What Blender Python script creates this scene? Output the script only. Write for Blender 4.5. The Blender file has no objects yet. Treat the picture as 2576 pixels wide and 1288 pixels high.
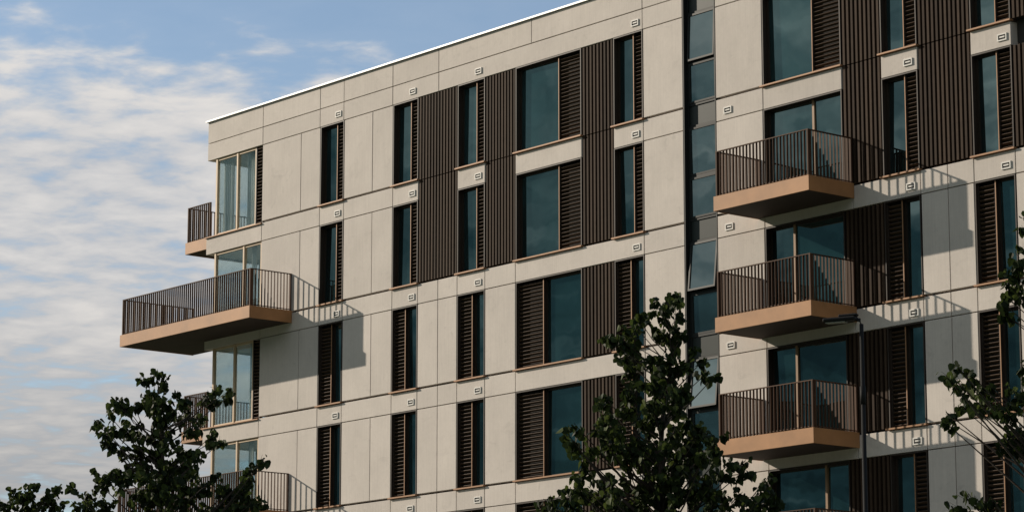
import bpy, math, random
from mathutils import Vector, Matrix, Euler
random.seed(7)
sc=bpy.context.scene
sc.view_settings.view_transform='Standard'
try: sc.view_settings.look='None'
except: pass
sc.view_settings.exposure=0

# ------------------------------------------------------------ camera
cd=bpy.data.cameras.new("camera"); cam=bpy.data.objects.new("camera",cd); sc.collection.objects.link(cam)
yaw,pitch=-0.8823,0.1895
Fv=Vector((math.sin(yaw)*math.cos(pitch),math.cos(yaw)*math.cos(pitch),math.sin(pitch)))
Rv=Vector((math.cos(yaw),-math.sin(yaw),0)); Uv=Rv.cross(Fv)
M=Matrix((Rv,Uv,-Fv)).transposed().to_4x4(); M.translation=Vector((69.495,-50.551,1.65))
cam.matrix_world=M
cd.sensor_width=36; cd.lens=36*7478.3/2576; cd.clip_start=0.5; cd.clip_end=6000
sc.camera=cam

# ------------------------------------------------------------ sun + sky
sd=Vector((3.68,1.52,-1.72)).normalized()
sl=bpy.data.lights.new("sun",'SUN'); sl.energy=5.0; sl.angle=math.radians(0.5); sl.color=(1.0,0.885,0.735)
so=bpy.data.objects.new("sun",sl); sc.collection.objects.link(so)
so.rotation_euler=sd.to_track_quat('-Z','Y').to_euler(); so.location=(-60,-40,60)
elev=math.asin(-sd.z); az=math.atan2(-sd.x,-sd.y)   # from +Y clockwise
w=bpy.data.worlds.new("World"); sc.world=w; w.use_nodes=True
nt=w.node_tree; nt.nodes.clear(); N=nt.nodes.new; L=nt.links.new
def math_n(nt,op,a,b=None,c=None,clamp=False):
    n=nt.nodes.new("ShaderNodeMath"); n.operation=op; n.use_clamp=clamp
    for i,v in enumerate((a,b,c)):
        if v is None: continue
        if isinstance(v,(int,float)): n.inputs[i].default_value=v
        else: nt.links.new(v,n.inputs[i])
    return n.outputs[0]
def maprange(nt,v,a,b,c,d,smooth=True):
    n=nt.nodes.new("ShaderNodeMapRange"); n.interpolation_type='SMOOTHSTEP' if smooth else 'LINEAR'
    nt.links.new(v,n.inputs[0])
    for i,x in enumerate((a,b,c,d)): n.inputs[i+1].default_value=x
    return n.outputs[0]
def noise(nt,vec,scale,detail=6,rough=.55,dist=0.0):
    n=nt.nodes.new("ShaderNodeTexNoise"); n.inputs['Scale'].default_value=scale; n.inputs['Detail'].default_value=detail
    n.inputs['Roughness'].default_value=rough; n.inputs['Distortion'].default_value=dist
    if vec is not None: nt.links.new(vec,n.inputs['Vector'])
    return n.outputs[0]
def ramp(nt,v,els):
    cr=nt.nodes.new("ShaderNodeValToRGB"); nt.links.new(v,cr.inputs[0])
    while len(cr.color_ramp.elements)<len(els): cr.color_ramp.elements.new(.5)
    for e,(p,c) in zip(cr.color_ramp.elements,els): e.position=p; e.color=(*c,1)
    return cr.outputs[0]
def scale_col(nt,c,s):
    n=nt.nodes.new("ShaderNodeVectorMath"); n.operation='SCALE'
    if isinstance(c,tuple): n.inputs[0].default_value=c
    else: nt.links.new(c,n.inputs[0])
    if isinstance(s,(int,float)): n.inputs['Scale'].default_value=s
    else: nt.links.new(s,n.inputs['Scale'])
    return n.outputs[0]
def mixc(nt,f,a,b):
    mx=nt.nodes.new("ShaderNodeMix"); mx.data_type='RGBA'; nt.links.new(f,mx.inputs[0]); nt.links.new(a,mx.inputs[6]); nt.links.new(b,mx.inputs[7]); return mx.outputs[2]
sky=N("ShaderNodeTexSky"); sky.sky_type='NISHITA'; sky.sun_disc=False
sky.sun_elevation=elev; sky.sun_rotation=az; sky.air_density=1.0; sky.dust_density=0.5; sky.ozone_density=2.0
tc=N("ShaderNodeTexCoord"); sp=N("ShaderNodeSeparateXYZ"); L(tc.outputs['Generated'],sp.inputs[0])
zc=math_n(nt,'ADD',math_n(nt,'MAXIMUM',sp.outputs[2],0.0),0.07)
px=math_n(nt,'DIVIDE',sp.outputs[0],zc); py=math_n(nt,'DIVIDE',sp.outputs[1],zc)
cb=N("ShaderNodeCombineXYZ"); L(px,cb.inputs[0]); L(py,cb.inputs[1])
fine=noise(nt,cb.outputs[0],11.0,6,.55,.15)
mid=noise(nt,cb.outputs[0],3.2,4,.5,.2)
low=noise(nt,cb.outputs[0],0.9,3,.5,0)
azd=N("ShaderNodeVectorMath"); azd.operation='DOT_PRODUCT'; L(tc.outputs['Generated'],azd.inputs[0]); azd.inputs[1].default_value=(.6354,.7722,0)
east=maprange(nt,azd.outputs['Value'],-0.14,0.0,0.0,-0.11)
cov=maprange(nt,sp.outputs[2],0.285,0.205,-0.11,0.17)
s1=math_n(nt,'MULTIPLY',fine,0.66); s2=math_n(nt,'MULTIPLY_ADD',mid,0.38,s1); s3=math_n(nt,'MULTIPLY_ADD',low,0.20,s2)
s5=math_n(nt,'ADD',math_n(nt,'ADD',s3,cov),east)
dens=maprange(nt,s5,0.56,0.79,0.10,0.97)
shade=math_n(nt,'MULTIPLY_ADD',mid,.45,math_n(nt,'MULTIPLY',fine,.55))
clc=ramp(nt,shade,[(.36,(.58,.62,.69)),(.5,(.83,.82,.82)),(.62,(1.0,.96,.92))])
lowdim=maprange(nt,sp.outputs[2],.09,.20,5.0,7.6)
ccol=scale_col(nt,clc,lowdim)
skyb=scale_col(nt,sky.outputs[0],1.12)
front=mixc(nt,dens,skyb,ccol)
# unseen cloud added over the south side to shape glass reflections and dim fill
bn=noise(nt,cb.outputs[0],2.6,5,.55,.5)
bel=math_n(nt,'MULTIPLY_ADD',math_n(nt,'SUBTRACT',bn,.5),.50,sp.outputs[2])
bcol=ramp(nt,maprange(nt,bel,.08,1.0,0,1,False),[(0,(.025,.06,.075)),(.09,(.06,.13,.155)),(.17,(.26,.34,.36)),(.27,(.82,.86,.84)),(.40,(.80,.82,.82)),(.6,(.40,.46,.53)),(1,(.24,.32,.43))])
added_bank=scale_col(nt,bcol,7.0)
side=maprange(nt,sp.outputs[1],0.05,-0.30,0.0,0.98)
allc=mixc(nt,side,front,added_bank)
bg=N("ShaderNodeBackground"); bg.inputs[1].default_value=0.1; L(allc,bg.inputs[0])
wo=N("ShaderNodeOutputWorld"); L(bg.outputs[0],wo.inputs[0])

# ------------------------------------------------------------ materials
def mat(name,col,rough=.7,metal=0.0,var=.12,nscale=3.0,bump=0.0,bscale=30.0,island=0.0,stretch=None,spec=.3):
    m=bpy.data.materials.new(name); m.use_nodes=True; t=m.node_tree; b=t.nodes['Principled BSDF']
    b.inputs['Roughness'].default_value=rough; b.inputs['Metallic'].default_value=metal
    b.inputs['Specular IOR Level'].default_value=spec
    tc=t.nodes.new("ShaderNodeTexCoord"); mp=t.nodes.new("ShaderNodeMapping"); t.links.new(tc.outputs['Object'],mp.inputs[0])
    if stretch: mp.inputs['Scale'].default_value=stretch
    n=noise(t,mp.outputs[0],nscale,6,.6)
    f=maprange(t,n,.25,.75,1-var,1+var,False)
    if island:
        g=t.nodes.new("ShaderNodeNewGeometry")
        f2=maprange(t,g.outputs['Random Per Island'],0,1,1-island,1+island,False)
        f=math_n(t,'MULTIPLY',f,f2)
    t.links.new(scale_col(t,tuple(col[:3]),f),b.inputs['Base Color'])
    if bump:
        bn=noise(t,mp.outputs[0],bscale,4,.6); bb=t.nodes.new("ShaderNodeBump"); bb.inputs['Strength'].default_value=bump
        bb.inputs['Distance'].default_value=.01; t.links.new(bn,bb.inputs['Height']); t.links.new(bb.outputs[0],b.inputs['Normal'])
    return m
def facade_mat():
    m=bpy.data.materials.new("pale_cladding"); m.use_nodes=True; t=m.node_tree; b=t.nodes['Principled BSDF']
    b.inputs['Roughness'].default_value=.75; b.inputs['Specular IOR Level'].default_value=.3
    tc=t.nodes.new("ShaderNodeTexCoord"); o=tc.outputs['Object']
    def mapped(s):
        mp=t.nodes.new("ShaderNodeMapping"); t.links.new(o,mp.inputs[0]); mp.inputs['Scale'].default_value=s; return mp.outputs[0]
    n1=noise(t,mapped((1,1,1)),.8,5,.6); n2=noise(t,mapped((14,14,.5)),1.6,4,.6); n3=noise(t,mapped((1,1,1)),9,5,.7)
    n4=noise(t,mapped((1,1,1.6)),1.7,5,.65,1.2)
    g=t.nodes.new("ShaderNodeNewGeometry")
    f=math_n(t,'MULTIPLY',maprange(t,n1,.3,.7,.91,1.05,False),maprange(t,n2,.25,.75,.93,1.05,False))
    f=math_n(t,'MULTIPLY',f,maprange(t,n3,.3,.7,.96,1.03,False))
    f=math_n(t,'MULTIPLY',f,maprange(t,n4,.55,.75,1.0,.88))
    f=math_n(t,'MULTIPLY',f,maprange(t,g.outputs['Random Per Island'],0,1,.93,1.03,False))
    t.links.new(scale_col(t,(.63,.573,.522),f),b.inputs['Base Color'])
    bn=noise(t,mapped((60,60,.6)),1.0,3,.6); bb=t.nodes.new("ShaderNodeBump"); bb.inputs['Strength'].default_value=.4; bb.inputs['Distance'].default_value=.004
    t.links.new(bn,bb.inputs['Height']); t.links.new(bb.outputs[0],b.inputs['Normal'])
    return m
def glass_mat(name,base,tint,fac,through=None,wav=.02):
    m=bpy.data.materials.new(name); m.use_nodes=True; t=m.node_tree; t.nodes.clear()
    out=t.nodes.new("ShaderNodeOutputMaterial"); mix=t.nodes.new("ShaderNodeMixShader")
    tc=t.nodes.new("ShaderNodeTexCoord"); bn=noise(t,tc.outputs['Object'],.9,2,.4)
    g=t.nodes.new("ShaderNodeNewGeometry")
    bb=t.nodes.new("ShaderNodeBump"); bb.inputs['Strength'].default_value=wav; bb.inputs['Distance'].default_value=.3; t.links.new(bn,bb.inputs['Height'])
    gl=t.nodes.new("ShaderNodeBsdfGlossy"); gl.inputs['Roughness'].default_value=.015; gl.inputs['Color'].default_value=(*tint,1)
    t.links.new(bb.outputs[0],gl.inputs['Normal'])
    if through:
        d=t.nodes.new("ShaderNodeBsdfTransparent"); d.inputs[0].default_value=(*through,1)
    else:
        d=t.nodes.new("ShaderNodeBsdfDiffuse")
        n=noise(t,tc.outputs['Object'],.5,3,.5); f=maprange(t,n,.35,.65,.5,1.6,False)
        f=math_n(t,'MULTIPLY',f,maprange(t,g.outputs['Random Per Island'],0,1,.4,1.9,False))
        t.links.new(scale_col(t,base,f),d.inputs[0])
    fr=t.nodes.new("ShaderNodeLayerWeight"); fr.inputs[0].default_value=.35
    f=math_n(t,'MULTIPLY_ADD',fr.outputs[0],.35,fac,clamp=True)
    t.links.new(f,mix.inputs[0]); t.links.new(d.outputs[0],mix.inputs[1]); t.links.new(gl.outputs[0],mix.inputs[2]); t.links.new(mix.outputs[0],out.inputs[0])
    return m
Mf=facade_mat()
Mback=mat("joint_backing",(.05,.045,.04))
Mbronze=mat("dark_bronze",(.034,.024,.018),.5,.0,.15,4)
Mslat=mat("brown_slat",(.050,.032,.021),.7,0,.2,6,island=.28,spec=.10)
Mslatb=mat("slat_backing",(.010,.008,.006),.8)
Mlouv=mat("louvre_bronze",(.088,.056,.037),.6,0,.15,5,island=.12,spec=.2)
Msill=mat("copper_sill",(.34,.18,.09),.5,.1,.12,5)
Mtimber=mat("bronze_mullion",(.34,.21,.12),.5,.0,.08,5)
Mcorner=mat("pale_corner_frame",(.66,.50,.34),.5,.0,.08,5)
Mfascia=mat("bronze_fascia",(.37,.185,.078),.5,.05,.20,1.5,bump=.05,bscale=4)
Mrail=mat("bronze_railing",(.085,.046,.028),.6,.0,.15,4,island=.25,spec=.12)
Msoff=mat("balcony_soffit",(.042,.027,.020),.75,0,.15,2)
Mvent=mat("vent_white",(.72,.70,.66),.5,0,.05,5)
Mdark=mat("vent_dark",(.05,.05,.05),.8)
Mcap=mat("parapet_metal",(.75,.76,.76),.35,.3,.05,3)
Mstair=mat("stair_frame",(.018,.022,.022),.5,.0,.1,4,spec=.2)
Mspan=mat("stair_spandrel",(.022,.030,.028),.35,.0,.15,2)
Mroom=mat("interior_paint",(.7,.69,.66),.8,0,.04,2)
Mcurt=mat("white_curtain",(.80,.79,.76),.9,0,.08,3,stretch=(8,8,.4))
Mglass=glass_mat("window_glass",(.006,.018,.020),(.60,.82,.82),.25,wav=.012)
Mglass_c=glass_mat("clear_glass",None,(.9,.95,.95),.06,through=(.89,.93,.925))
Mglass_s=glass_mat("stair_glass",(.008,.018,.02),(.76,.86,.85),.36,wav=.012)

# ------------------------------------------------------------ mesh helpers
class Part:
    def __init__(s,name,mat,parent,bevel=0): s.n=name;s.m=mat;s.p=parent;s.v=[];s.f=[];s.b=bevel
    def box(s,x0,x1,y0,y1,z0,z1,rot=None,c=None):
        i=len(s.v)
        P=[Vector((x,y,z)) for z in (z0,z1) for y in (y0,y1) for x in (x0,x1)]
        if rot is not None:
            c=Vector(c) if c is not None else Vector(((x0+x1)/2,(y0+y1)/2,(z0+z1)/2)); P=[c+rot@(p-c) for p in P]
        s.v+=[tuple(p) for p in P]
        s.f+=[tuple(i+k for k in q) for q in ((0,2,3,1),(4,5,7,6),(0,1,5,4),(2,6,7,3),(0,4,6,2),(1,3,7,5))]
    def build(s):
        if not s.v: return
        me=bpy.data.meshes.new(s.n); me.from_pydata(s.v,[],s.f); me.materials.append(s.m)
        o=bpy.data.objects.new(s.n,me); sc.collection.objects.link(o); o.parent=s.p
        if s.b:
            b=o.modifiers.new("b",'BEVEL'); b.width=s.b; b.segments=1
        return o
def empty(name):
    e=bpy.data.objects.new(name,None); sc.collection.objects.link(e); return e

bld=empty("apartment_building")
P={}
def part(name,mat,bevel=0):
    if name not in P: P[name]=Part(name,mat,bld,bevel)
    return P[name]
pan=part("wall_panels",Mf,.006); rev=part("window_reveals",Mbronze); gl=part("window_glass",Mglass); fr=part("window_frames",Mbronze)
lv=part("louvres",Mlouv); lvb=part("louvre_backing",Mslatb); sil=part("window_sills",Msill); slt=part("vertical_slats",Mslat); sltb=part("slat_backing",Mslatb)
vt=part("vent_frames",Mvent); vd=part("vent_grilles",Mdark)
G=.011 # half joint
PT=.24 # panel thickness
def panel(x0,x1,z0,z1): pan.box(x0+G,x1-G,random.uniform(-.002,.002),PT,z0+G,z1-G)
H0,S0,FL=22.15,19.76,3.0
NF=7
def H(k): return H0-FL*k
def S(k): return S0-FL*k
def vent(x,z):
    vt.box(x-.14,x+.14,-.025,.003,z+.055,z+.085); vt.box(x-.14,x+.14,-.025,.003,z-.085,z-.055)
    vt.box(x-.14,x-.11,-.025,.003,z-.055,z+.055); vt.box(x+.11,x+.14,-.025,.003,z-.055,z+.055)
    vd.box(x-.11,x+.11,-.006,.001,z-.055,z+.055)
    vt.box(x-.075,x+.075,-.02,-.006,z-.012,z+.022)
def louvre(x0,x1,z0,z1,y=.07):
    lvb.box(x0+.02,x1-.02,y+.09,y+.12,z0,z1)
    for a in (x0,x1-.035): fr.box(a,a+.035,y-.01,y+.09,z0,z1)
    z=z0+.05; R=Matrix.Rotation(math.radians(-32),3,'X')
    while z<z1-.03:
        lv.box(x0+.036,x1-.036,y,y+.075,z-.007,z+.007,rot=R); z+=.105
def window(x0,x1,z0,z1,lou=None,mulls=(),sill=True,gy=.19):
    rev.box(x0,x0+.03,-.004,PT,z0,z1); rev.box(x1-.03,x1,-.004,PT,z0,z1); rev.box(x0+.03,x1-.03,-.004,PT,z1-.03,z1)
    a,b=x0+.03,x1-.03
    gx0,gx1=a,b
    if lou:
        s,wd=lou
        if s=='R': louvre(b-wd,b,z0,z1-.03); gx1=b-wd
        else: louvre(a,a+wd,z0,z1-.03); gx0=a+wd
    f=.05
    fr.box(gx0,gx0+f,gy-.05,gy+.03,z0,z1-.03); fr.box(gx1-f,gx1,gy-.05,gy+.03,z0,z1-.03)
    fr.box(gx0+f,gx1-f,gy-.05,gy+.03,z0,z0+f); fr.box(gx0+f,gx1-f,gy-.05,gy+.03,z1-.03-f,z1-.03)
    xs=[gx0+f]+[m for m in mulls]+[gx1-f]
    for i in range(len(xs)-1):
        # real panes never sit perfectly true: each one is a fraction of a degree off
        R=Euler((math.radians(random.gauss(0,.5)),0,math.radians(random.gauss(0,.5)))).to_matrix()
        gl.box(xs[i]+(.03 if i else 0),xs[i+1]-(.03 if i<len(xs)-2 else 0),gy-.01,gy+.01,z0+f,z1-.03-f,rot=R)
    tm=part("door_mullions",Mtimber)
    for m in mulls: tm.box(m-.035,m+.035,gy-.06,gy+.03,z0,z1-.03)
    if lou:
        xm=gx1 if lou[0]=='R' else gx0
        sil.box(xm-.012,xm+.012,.045,.058,z0+.01,z1-.04)
    if sill:
        sil.box(x0-.06,x1+.04,-.07,.06,z0-.035,z0+.002)
def slats(x0,x1,z0,z1):
    sltb.box(x0,x1,.10,PT,z0,z1)
    n=round((x1-x0)/.135); st=(x1-x0)/n
    for i in range(n):
        c=x0+(i+.5)*st
        slt.box(c-.034,c+.034,.012,.099,z0+.004,z1-.004)

# parapet and top rows -----------------------------------------------------
ZT=23.40
vx=[-6.99,-3.96,-0.97,.23,2.62,4.78,8.9,13.43,14.97]
for a,b in zip(vx[:-1],vx[1:]):
    panel(a,b,22.71,ZT)
vx=[-6.99,-3.96,-0.97,.23,2.62,4.78,13.43,14.97]
for a,b in zip(vx[:-1],vx[1:]): panel(a,b,H0,22.71)
XR=34.0
rx=[16.19,17.88,20.6,22.0,24.75,26.0,28.0,31.0,XR]
cp=part("parapet_cap",Mcap)
cp.box(-7.05,XR+.05,-.06,.32,ZT,ZT+.05)
cp.box(-7.05,-6.72,.32,14,ZT,ZT+.05)
sc_=part("stair_spandrels",Mspan); sfr=part("stair_frames",Mstair); sg=part("stair_glass",Mglass_s)
for a,b in zip(rx[:-1],rx[1:]):
    panel(a,b,22.71,ZT)
for a,b in zip(rx[:-1],rx[1:]): panel(a,b,H0,22.71)
# floors ----------------------------------------------------------------
for k in range(NF):
    zs,zh=S(k),H(k)
    if k==NF-1: zs=0.25
    top=k<2
    panel(-3.96,-1.93,zs,zh); panel(-1.93,-.94,zs,zh)
    window(-.92,.25,zs,zh,('R',.36) if top else ('L',.56))
    panel(.27,1.66,zs,zh); panel(1.66,2.64,zs,zh)
    window(2.66,3.84,zs,zh,('R',.36) if top else ('L',.54))
    window(5.66,6.87,zs,zh,('R',.38) if top else ('L',.58))
    window(8.22,10.97,zs,zh,('R',.95) if top else ('L',1.08))
    window(12.28,13.43,zs,zh,('R',.38) if top else ('L',.56))
    if not top:
        panel(3.86,4.78,zs,zh); panel(4.78,5.64,zs,zh); panel(6.89,8.20,zs,zh)
        slats(10.99,12.26,zs+.01,zh-.01)
    panel(13.45,14.97,zs,zh)
    panel(16.19,17.88,zs,zh)
    if k==0: window(17.9,20.6,zs,zh,('R',.98))
    else:
        window(17.9,20.6,zs-.0,zh,None,mulls=(19.5,) if k==1 else (18.78,) if k<4 else (19.7,),sill=False)
    window(21.92,23.08,zs,zh,('R',.42) if top or k==4 else ('L',.50))
    window(24.76,25.98,zs,zh,('R',.46) if top else ('L',.55))
    if not top:
        slats(20.62,21.90,zs+.01,zh-.01)
        panel(23.10,23.94,zs,zh); panel(23.94,24.74,zs,zh)
    panel(26.0 if not top else 27.6,29.0,zs,zh)
    window(29.02,30.4,zs,zh,('L',.6))
    panel(30.42,XR,zs,zh)
    if top: slats(26.0,27.58,zs+.01,zh-.01)
    if k<NF-1:
        z0,z1=H(k+1),zs
        segs=[-3.96,-.95,.26,2.65]
        if k==0:
            segs_l=[(a,b) for a,b in zip(segs[:-1],segs[1:])]+[(2.65,3.85),(5.65,6.88),(8.2,10.98),(12.27,13.44),(13.44,14.97),(16.19,17.89),(17.89,20.61),(21.91,23.09),(24.75,25.99),(27.59,XR)]
        else:
            xs=[-3.96,-.95,.26,2.65,3.85,4.78,5.65,6.88,8.2,13.44,14.97]
            segs_l=list(zip(xs[:-1],xs[1:]))
            xs=[16.19,17.89,20.9,23.09,23.94,24.75,26.0,30,XR]
            segs_l+=list(zip(xs[:-1],xs[1:]))
        for a,b in segs_l: panel(a,b,z0,z1-.037)
for a,b in ((3.86,5.64),(6.89,8.2),(10.99,12.26),(20.62,21.90),(23.10,24.74)):
    slats(a,b,19.73,H0-.01); slats(a,b,S(1)+.01,19.71)
for k in range(NF):
    z=22.385-FL*k
    for x in (-.03,3.58,6.59,13.15,16.63,22.80,25.73): vent(x,z)
# stair strip -----------------------------------------------------------
a,b=14.98,16.18
sfr.box(a,a+.03,.0,PT,.2,ZT-.02); sfr.box(b-.03,b,.0,PT,.2,ZT-.02)
sfr.box(a+.03,a+.09,.12,.2,.2,ZT-.02); sfr.box(b-.09,b-.03,.12,.2,.2,ZT-.02)
open_panes={(0,0):-2.5,(2,0):-5.5,(3,0):-6.0,(5,0):-6}
for k in range(NF):
    zt=22.22-FL*k
    sc_.box(a+.09,b-.09,.15,.2,zt+.05,zt+.60)
    for j,(p,q) in enumerate(((zt-1.27,zt-.02),(zt-2.38,zt-1.33))):
        sfr.box(a+.09,b-.09,.125,.2,q,q+.055 if j else q+.06)
        ang=open_panes.get((k,j),random.gauss(0,.3)+.8)
        R=Matrix.Rotation(math.radians(ang),3,'X'); c=((a+b)/2,.14,q)
        sc_.box(a+.09,b-.09,.19,.2,p,q)
        for bx in ((a+.10,a+.15,p,q),(b-.15,b-.10,p,q),(a+.15,b-.15,p,p+.05),(a+.15,b-.15,q-.05,q)):
            sfr.box(bx[0],bx[1],.10,.15,bx[2],bx[3],rot=R,c=c)
        sg.box(a+.15,b-.15,.125,.14,p+.05,q-.05,rot=R,c=c)
    sfr.box(a+.09,b-.09,.125,.2,zt-2.44,zt-2.38)
# glazed corner ----------------------------------------------------------
cg=part("corner_glass",Mglass_c); cf=part("corner_frames",Mcorner); rm=part("interior_slabs",Mroom); cu=part("curtains",Mcurt)
XC=-6.55
for k in range(NF):
    zs,zh=S(k)-.05,H(k)
    if k==NF-1: zs=.25
    zb=H(k+1) if k<NF-1 else 0
    if k<NF-1:
        pan.box(-6.99+G,-3.96-G,0,.30,zb+G,zs-.03)
        pan.box(-6.99+G,-6.75,.31,14,zb+G,zs-.03)
        rm.box(-6.74,-3.9,.31,3.6,zb+.02,zs-.04)
        sil.box(-7.02,-3.94,-.05,.12,zs-.029,zs)
    lou=(k%2==0)
    gx=-4.36 if lou else -4.0
    if lou:
        louvre(gx,-3.97,zs,zh,y=.05)
    cf.box(XC,XC+.08,.03,.12,zs,zh)
    mx_=-5.37 if lou else (-4.95 if k==1 else -5.15)
    cf.box(mx_-.035,mx_+.035,.03,.12,zs,zh)
    cf.box(gx-.06,gx,.05,.12,zs,zh)
    cf.box(XC+.08,gx-.06,.05,.12,zs,zs+.06); cf.box(XC+.08,gx-.06,.05,.12,zh-.06,zh)
    cg.box(XC+.08,mx_-.035,.08,.09,zs+.06,zh-.06); cg.box(mx_+.035,gx-.06,.08,.09,zs+.06,zh-.06)
    cf.box(XC,XC+.07,1.7,1.77,zs,zh); cf.box(XC,XC+.07,3.33,3.4,zs,zh)
    cf.box(XC,XC+.07,.121,1.7,zs,zs+.06);cf.box(XC,XC+.07,1.77,3.33,zs,zs+.06)
    cg.box(XC+.03,XC+.04,.12,1.7,zs+.06,zh); cg.box(XC+.03,XC+.04,1.77,3.33,zs+.06,zh)
    xx=-4.55
    for i in range(12 if k==0 else 5):
        cu.box(xx-.05*i-.02,xx-.05*i+.02,.22+.03*(i%2),.25+.03*(i%2),zs+.02,zh-.03)
    if k==0:
        for i in range(10): cu.box(-6.35+.05*i-.02,-6.35+.05*i+.02,.22+.03*(i%2),.25+.03*(i%2),zs+.02,zh-.03)
    pan.box(-6.99+G,-6.75,3.45,14,zs,zh)
rm.box(-6.6,-3.9,.31,3.6,H0+.005,H0+.5)
pan.box(-6.99+G,-6.75,.26,14,H0+G,22.70); pan.box(-6.99+G,-6.75,.26,14,22.72,ZT-.02)
pan.box(-6.745,-6.61,.25,3.5,H0+.004,H0+.3)
# body -------------------------------------------------------------------
bd=part("building_core",Mback)
bd.box(-3.9,XR-.02,.25,14,.0,23.1); bd.box(-6.74,-3.9,3.62,14,0,23.1)
part("gable_wall",Mf).box(XR+.002,XR+.2,.01,14,0,ZT-.01); part("gable_wall",Mf).box(-6.74,XR,14.01,14.2,0,ZT-.01)
part("roof_deck",Mback).box(-6.7,XR-.03,.33,13.99,23.11,23.2)
# balconies --------------------------------------------------------------
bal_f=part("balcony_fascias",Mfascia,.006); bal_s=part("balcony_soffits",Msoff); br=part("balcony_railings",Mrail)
def rail_line(p,q,z0,z1):
    p=Vector(p);q=Vector(q);d=q-p;L_=d.length;d.normalize();along_x=abs(d.x)>.5
    n=round(L_/.115)
    def bx(c,hw,hd,a,b):
        if along_x: br.box(c.x-hw,c.x+hw,c.y-hd,c.y+hd,a,b)
        else: br.box(c.x-hd,c.x+hd,c.y-hw,c.y+hw,a,b)
    for i in range(1,n):
        bx(p+d*(L_*i/n),.006,.026,z0,z1-.012)
    for e in (p,q): bx(e,.022,.030,z0,z1-.013)
    m=(p+q)/2; bx(m,L_/2+.028,.028,z1-.012,z1+.010); 
    bx(m,L_/2-.023,.0065,z0+.06,z0+.085)
def balcony(x0,x1,y0,y1,zt,sides="LFR"):
    h=.37; t=.03
    bal_f.box(x0,x1,y0,y0+t,zt-h,zt); bal_f.box(x0,x0+t,y0+t+.001,y1,zt-h,zt); bal_f.box(x1-t,x1,y0+t+.001,y1,zt-h,zt)
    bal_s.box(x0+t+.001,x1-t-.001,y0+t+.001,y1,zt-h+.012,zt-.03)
    i=.07; z1=zt+1.12
    rail_line((x0+i,y0+i,0),(x1-i,y0+i,0),zt-.03,z1)
    rail_line((x0+i,y0+i+.06,0),(x0+i,y1-.03,0),zt-.03,z1)
    if 'R' in sides: rail_line((x1-i,y0+i+.06,0),(x1-i,min(y1,0)-.03,0),zt-.03,z1)
for k in range(1,NF): balcony(17.68,20.96,-1.54,-.005,S(k-0)+.01)
for k in (1,3,5):
    zt=S(k)+.02
    balcony(-9.44,-2.28,-1.54,-.005,zt)
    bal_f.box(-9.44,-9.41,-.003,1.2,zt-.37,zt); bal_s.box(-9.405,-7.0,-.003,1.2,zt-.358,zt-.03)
    rail_line((-9.37,.03,0),(-9.37,1.13,0),zt-.03,zt+1.12); 
for k in (0,2,4):
    balcony(-8.36,-7.0,.12,2.9,S(k)-.0,sides="LF")
for p in P.values(): p.build()

# ------------------------------------------------------------ ground
def sheet(name,x0,x1,y0,y1,z,m):
    me=bpy.data.meshes.new(name); me.from_pydata([(x0,y0,z),(x1,y0,z),(x1,y1,z),(x0,y1,z)],[],[(0,1,2,3)]); me.materials.append(m)
    o=bpy.data.objects.new(name,me); sc.collection.objects.link(o); return o
sheet("ground",-3000,3000,-3000,3000,-.02,mat("grass",(.05,.075,.03),.9,0,.3,.5,bump=.3))
sheet("pavement",-40,90,-8,0,.0,mat("paving",(.26,.25,.24),.85,0,.15,2))
sheet("road",-200,200,-38,-30,-.004,mat("asphalt",(.05,.05,.052),.85,0,.15,3,bump=.2))
kb=Part("kerb",mat("kerb_stone",(.3,.3,.29),.8),None); kb.box(-200,200,-30,-29.8,-.02,.1); kb.box(-200,200,-38.2,-38,-.02,.1); kb.build()

# ------------------------------------------------------------ street lamp
lamp=empty("street_lamp"); Mlamp=mat("lamp_steel",(.018,.018,.018),.7,.0,.1,4,spec=.1)
def tube(pts,rad,name,m,parent,seg=10):
    vs=[];fs=[]
    for i,p in enumerate(pts):
        p=Vector(p); d=(Vector(pts[min(i+1,len(pts)-1)])-Vector(pts[max(i-1,0)])).normalized()
        a=d.orthogonal().normalized() if abs(d.z)<.99 else Vector((1,0,0)); b=d.cross(a)
        for j in range(seg):
            t=2*math.pi*j/seg; vs.append(tuple(p+(a*math.cos(t)+b*math.sin(t))*rad[i]))
    for i in range(len(pts)-1):
        for j in range(seg): fs.append((i*seg+j,i*seg+(j+1)%seg,(i+1)*seg+(j+1)%seg,(i+1)*seg+j))
    fs.append(tuple(range(seg))[::-1]); fs.append(tuple((len(pts)-1)*seg+j for j in range(seg)))
    me=bpy.data.meshes.new(name); me.from_pydata(vs,[],fs); me.materials.append(m)
    for f in me.polygons: f.use_smooth=len(f.vertices)==4
    o=bpy.data.objects.new(name,me); sc.collection.objects.link(o); o.parent=parent; return o
LX,LY=35.33,-14.87
tube([(LX,LY,0),(LX,LY,1.2),(LX,LY,1.25),(LX,LY,9.9)],[.085,.085,.055,.034],"pole",Mlamp,lamp)
tube([(LX,LY,8.55),(LX,LY,8.85)],[.05,.05],"pole_collar",Mlamp,lamp)
tube([(LX,LY,9.88),(LX-.02,LY-.02,9.97),(LX-.2,LY-.08,10.0)],[.032,.032,.03],"arm",Mlamp,lamp)
hd=Part("lantern_head",Mlamp,lamp,.02); Rz=Matrix.Rotation(math.radians(22),3,'Z'); hc=(LX-.1,LY-.08,10)
hd.box(LX-.62,LX-.04,LY-.2,LY+.02,9.96,10.03,rot=Rz,c=hc); hd.box(LX-.36,LX-.02,LY-.15,LY-.03,10.03,10.08,rot=Rz,c=hc); hd.build()
ln=Part("lens",mat("lamp_lens",(.4,.4,.38),.2),lamp); ln.box(LX-.58,LX-.24,LY-.16,LY-.02,9.945,9.959,rot=Rz,c=hc); ln.build()

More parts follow.
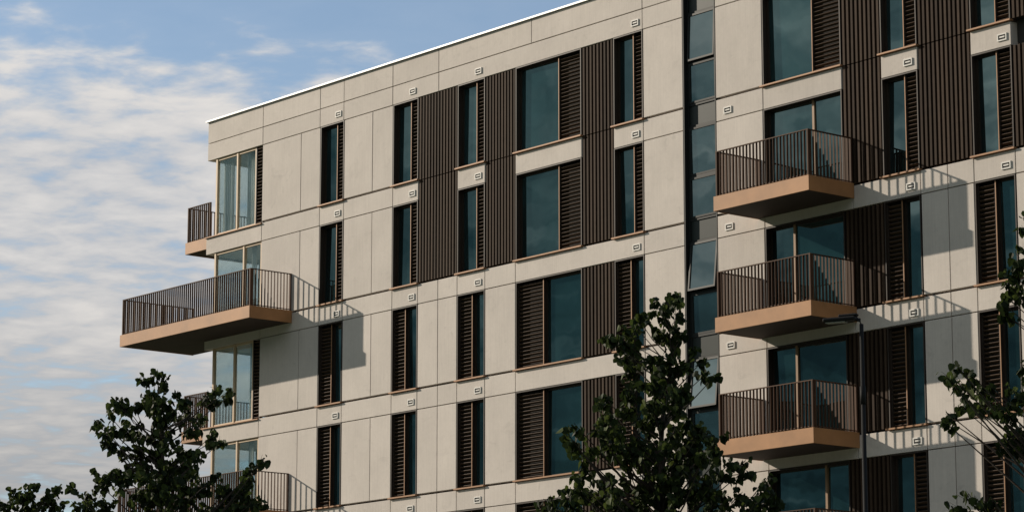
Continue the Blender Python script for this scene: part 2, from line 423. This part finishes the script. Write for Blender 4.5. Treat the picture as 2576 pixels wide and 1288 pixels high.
# ------------------------------------------------------------ trees
def leaf_mat():
    m=bpy.data.materials.new("linden_leaf"); m.use_nodes=True; t=m.node_tree; t.nodes.clear()
    out=t.nodes.new("ShaderNodeOutputMaterial"); g=t.nodes.new("ShaderNodeNewGeometry")
    c=ramp(t,g.outputs['Random Per Island'],[(0,(.011,.018,.006)),(.6,(.026,.040,.011)),(1,(.072,.095,.022))])
    d=t.nodes.new("ShaderNodeBsdfPrincipled"); d.inputs['Roughness'].default_value=.6; d.inputs['Specular IOR Level'].default_value=.12; t.links.new(c,d.inputs['Base Color'])
    tr=t.nodes.new("ShaderNodeBsdfTranslucent"); t.links.new(scale_col(t,c,1.3),tr.inputs[0])
    mx=t.nodes.new("ShaderNodeMixShader"); mx.inputs[0].default_value=.28
    t.links.new(d.outputs[0],mx.inputs[1]); t.links.new(tr.outputs[0],mx.inputs[2]); t.links.new(mx.outputs[0],out.inputs[0])
    return m
Mleaf=leaf_mat(); Mbark=mat("bark",(.05,.038,.029),.9,0,.3,8,bump=.4,stretch=(3,3,.6))
LEAF=[(0,0,0),(.42,.12,.05),(.5,.45,.02),(.28,.8,-.05),(0,1.08,-.16),(-.28,.8,-.05),(-.5,.45,.02),(-.42,.12,.05)]
def tree(name,base,height,clumps,low,seed,leaf=.092,lean=None,dens=1.0,grow=1.1):
    rnd=random.Random(seed); root=empty(name); base=Vector(base)
    D=Vector((-Rv.y,Rv.x,0))
    lean=lean or (lambda z:0)
    C=[]
    for dx,z,r in clumps:
        r*=grow
        dd=rnd.uniform(-1,1)*min(1.2,.15+.35*(height-z))
        C.append((base+Rv*dx+D*dd+Vector((0,0,z)),r))
        for q in range(2):
            an=rnd.uniform(0,6.283); rr=r*rnd.uniform(.9,1.5)
            zz=z+math.sin(an)*rr
            if zz<height-.1: C.append((base+Rv*(dx+math.cos(an)*rr)+D*(dd+rnd.uniform(-.4,.4))+Vector((0,0,zz)),r*rnd.uniform(.3,.55)))
    for i in range(low[3]):
        z=rnd.uniform(low[0],low[1]); t=(z-low[0])/(low[1]-low[0]); R=low[2]*(.55+.45*math.sin(math.pi*min(1,t*1.1)))
        a=rnd.uniform(0,6.283); q=R*math.sqrt(rnd.uniform(.1,1))
        C.append((base+Vector((math.cos(a)*q,math.sin(a)*q,z)),rnd.uniform(.28,.45)))
    for i in range(int(len(clumps)*.4)):
        dx,z,r=rnd.choice(clumps)
        if height-z<1.2: continue
        C.append((base+Rv*dx*rnd.uniform(0,.8)+D*rnd.choice((-1,1))*rnd.uniform(.5,1)*min(1.8,.45*(height-z))+Vector((0,0,z-.1)),r))
    lv=[];lf=[];bv=[];bf=[]
    def seg(a,b,ra,rb,n=5):
        d=(b-a)
        if d.length<1e-4: return
        d.normalize(); u=d.orthogonal().normalized(); v=d.cross(u); i=len(bv)
        for p,r in ((a,ra),(b,rb)):
            for j in range(n):
                t=6.2832*j/n; bv.append(tuple(p+(u*math.cos(t)+v*math.sin(t))*r))
        for j in range(n): bf.append((i+j,i+(j+1)%n,i+n+(j+1)%n,i+n+j))
    wob=[rnd.uniform(-.03,.03) for _ in range(40)]
    def trunk(z): 
        i=int(z/height*19); return base+Rv*(lean(z)+(wob[i] if z>3 else 0))+Vector((0,0,z))
    K=18; TH=height*.955
    def tr(z): return .12*max(0,1-z/TH)**.9+.006
    for i in range(K):
        a,b=TH*i/K,TH*(i+1)/K
        seg(trunk(a),trunk(b),tr(a)*(1.5 if i==0 else 1),tr(b),8)
    for i in range(6):
        z=TH*(1-.022*i); C.append((trunk(z)+Rv*rnd.uniform(-.08,.08)+D*rnd.uniform(-.1,.1),.09+.015*i))
    for c,r in C:
        hr=math.hypot(c.x-base.x,c.y-base.y)
        z0=max(1.8,min(c.z-.15-hr*rnd.uniform(.5,.9),TH*.97)); p0=trunk(z0)
        mid=p0.lerp(c,.5)+Vector((rnd.uniform(-.08,.08),rnd.uniform(-.08,.08),-.06*hr+rnd.uniform(-.05,.08)))
        r0=min(tr(z0)*.6,.008+.009*hr)
        seg(p0,mid,r0,r0*.6); seg(mid,c,r0*.6,.004)
        tw=[]
        for q in range(max(5,int(r*28))):
            v=Vector((rnd.gauss(0,1),rnd.gauss(0,1),rnd.gauss(0,.8))).normalized()*r*rnd.uniform(.5,1.3)
            st=c+ (mid-c)*rnd.uniform(0,.25)
            seg(st,c+v,.004,.002,3); tw.append((st,c+v))
        n=int(dens*800*r*r+12)
        for q in range(n):
            s,e=rnd.choice(tw); p=s.lerp(e,rnd.uniform(.2,1.05))+Vector((rnd.gauss(0,.03),rnd.gauss(0,.03),rnd.gauss(0,.03)))
            sz=leaf*rnd.uniform(.6,1.3)
            ro=Euler((rnd.uniform(-2.4,-.6),rnd.uniform(-.6,.6),rnd.uniform(0,6.283))).to_matrix()
            i=len(lv); 
            for x,y,z in LEAF: lv.append(tuple(p+ro@Vector((x,y,z+.12*abs(x)))*sz))
            lf.append((i,i+1,i+2,i+3,i+4)); lf.append((i,i+4,i+5,i+6,i+7))
    for nm,v,f,m in (("foliage",lv,lf,Mleaf),("trunk_and_limbs",bv,bf,Mbark)):
        me=bpy.data.meshes.new(nm); me.from_pydata(v,[],f); me.materials.append(m)
        o=bpy.data.objects.new(nm,me); sc.collection.objects.link(o); o.parent=root
def conv(lst,bx,ztop,ytop,s):
    return [((x-bx)/s,ztop-(y-ytop)/s,r/s) for x,y,r in lst]
# crown outlines, survey units converted to metres about each trunk
left=conv([(405,945,20),(398,985,32),(432,1005,30),(355,1020,28),(480,1030,24),(572,972,20),(545,1000,16),(272,1062,24),(300,1088,28),(350,1065,30),(420,1060,38),(500,1075,34),(545,1085,20),
 (330,1135,36),(400,1140,46),(480,1145,42),(270,1215,32),(335,1215,44),(430,1220,50),(520,1210,40),(600,1225,38),(660,1185,24),(640,1250,38),(560,1275,50),(470,1290,50),(380,1300,50),(300,1280,40),(245,1280,26),(590,1280,45),(430,1180,40),(350,1170,36)],450,8.65,920,162)
ctr=conv([(1690,745,18),(1662,757,15),(1640,792,18),(1600,800,20),(1560,840,26),(1650,845,28),(1520,845,14),(1580,885,34),(1640,905,36),(1700,920,24),(1760,930,22),(1570,935,36),(1620,975,46),(1690,990,36),(1500,1010,22),(1540,1025,38),
 (1600,1050,46),(1680,1060,46),(1740,1080,34),(1480,1080,24),(1520,1110,38),(1410,1130,26),(1450,1142,20),(1600,1150,50),(1690,1160,50),(1770,1125,30),(1780,1200,40),(1840,1190,30),(1880,1230,24),(1500,1200,46),(1420,1220,34),
 (1580,1240,54),(1680,1250,54),(1780,1270,44),(1860,1280,36),(1375,1268,28),(1460,1285,40),(1905,1280,18),(1640,1110,46),(1740,1150,40),(1640,1200,50),(1730,1220,46),(1540,1170,40),(1345,1280,22),(1400,1285,34),(1480,1245,36),(1830,1250,34)],1640,8.76,725,187)
rgt=conv([(2572,585,24),(2550,672,30),(2518,690,18),(2575,725,26),(2530,742,18),(2352,962,18),(2395,978,22),(2440,982,16),(2395,1012,10),(2480,990,30),(2530,1000,34),(2562,955,30),(2480,1060,20),(2530,1070,30),(2570,1100,28),(2495,1110,16),
 (2380,1278,24),(2440,1266,18),(2575,1040,40),(2620,560,40),(2700,500,50),(2800,400,40),(2780,480,60),(2850,560,60),(2680,620,55),(2760,680,70),(2900,700,60),(2640,720,50),(2650,820,50),(2750,850,70),(2870,860,60),(2950,820,50),
 (2640,950,60),(2720,1000,70),(2850,1000,70),(2980,980,60),(2650,1100,60),(2760,1150,70),(2900,1150,70),(3020,1120,50),(2640,1220,60),(2800,1280,70),(2950,1280,60)],2800,9.2,560,197)
tree("linden_tree",(31.03,-25.70,0),8.75,left,(2.6,6.1,1.7,60),11,lean=lambda z: 0 if z<6 else -.10*(z-6))
tree("linden_tree.001",(40.35,-23.98,0),8.8,ctr,(2.6,5.5,1.7,65),12,lean=lambda z: 0 if z<6.8 else .14*(z-6.8))
tree("linden_tree.002",(45.6,-20.9,0),10.1,rgt,(2.6,5.6,2.0,60),13,grow=1.0)
far=conv([(30,1275,24),(80,1280,20),(165,1240,24),(140,1260,20),(200,1262,24),(110,1290,26),(180,1290,30),(20,1300,30),(230,1290,26)],120,8.1,1220,130)
tree("linden_tree.003",(20.5,-22.4,0),8.15,far,(2.6,6.8,2.0,60),14,lean=lambda z: 0 if z<5 else .1*(z-5))
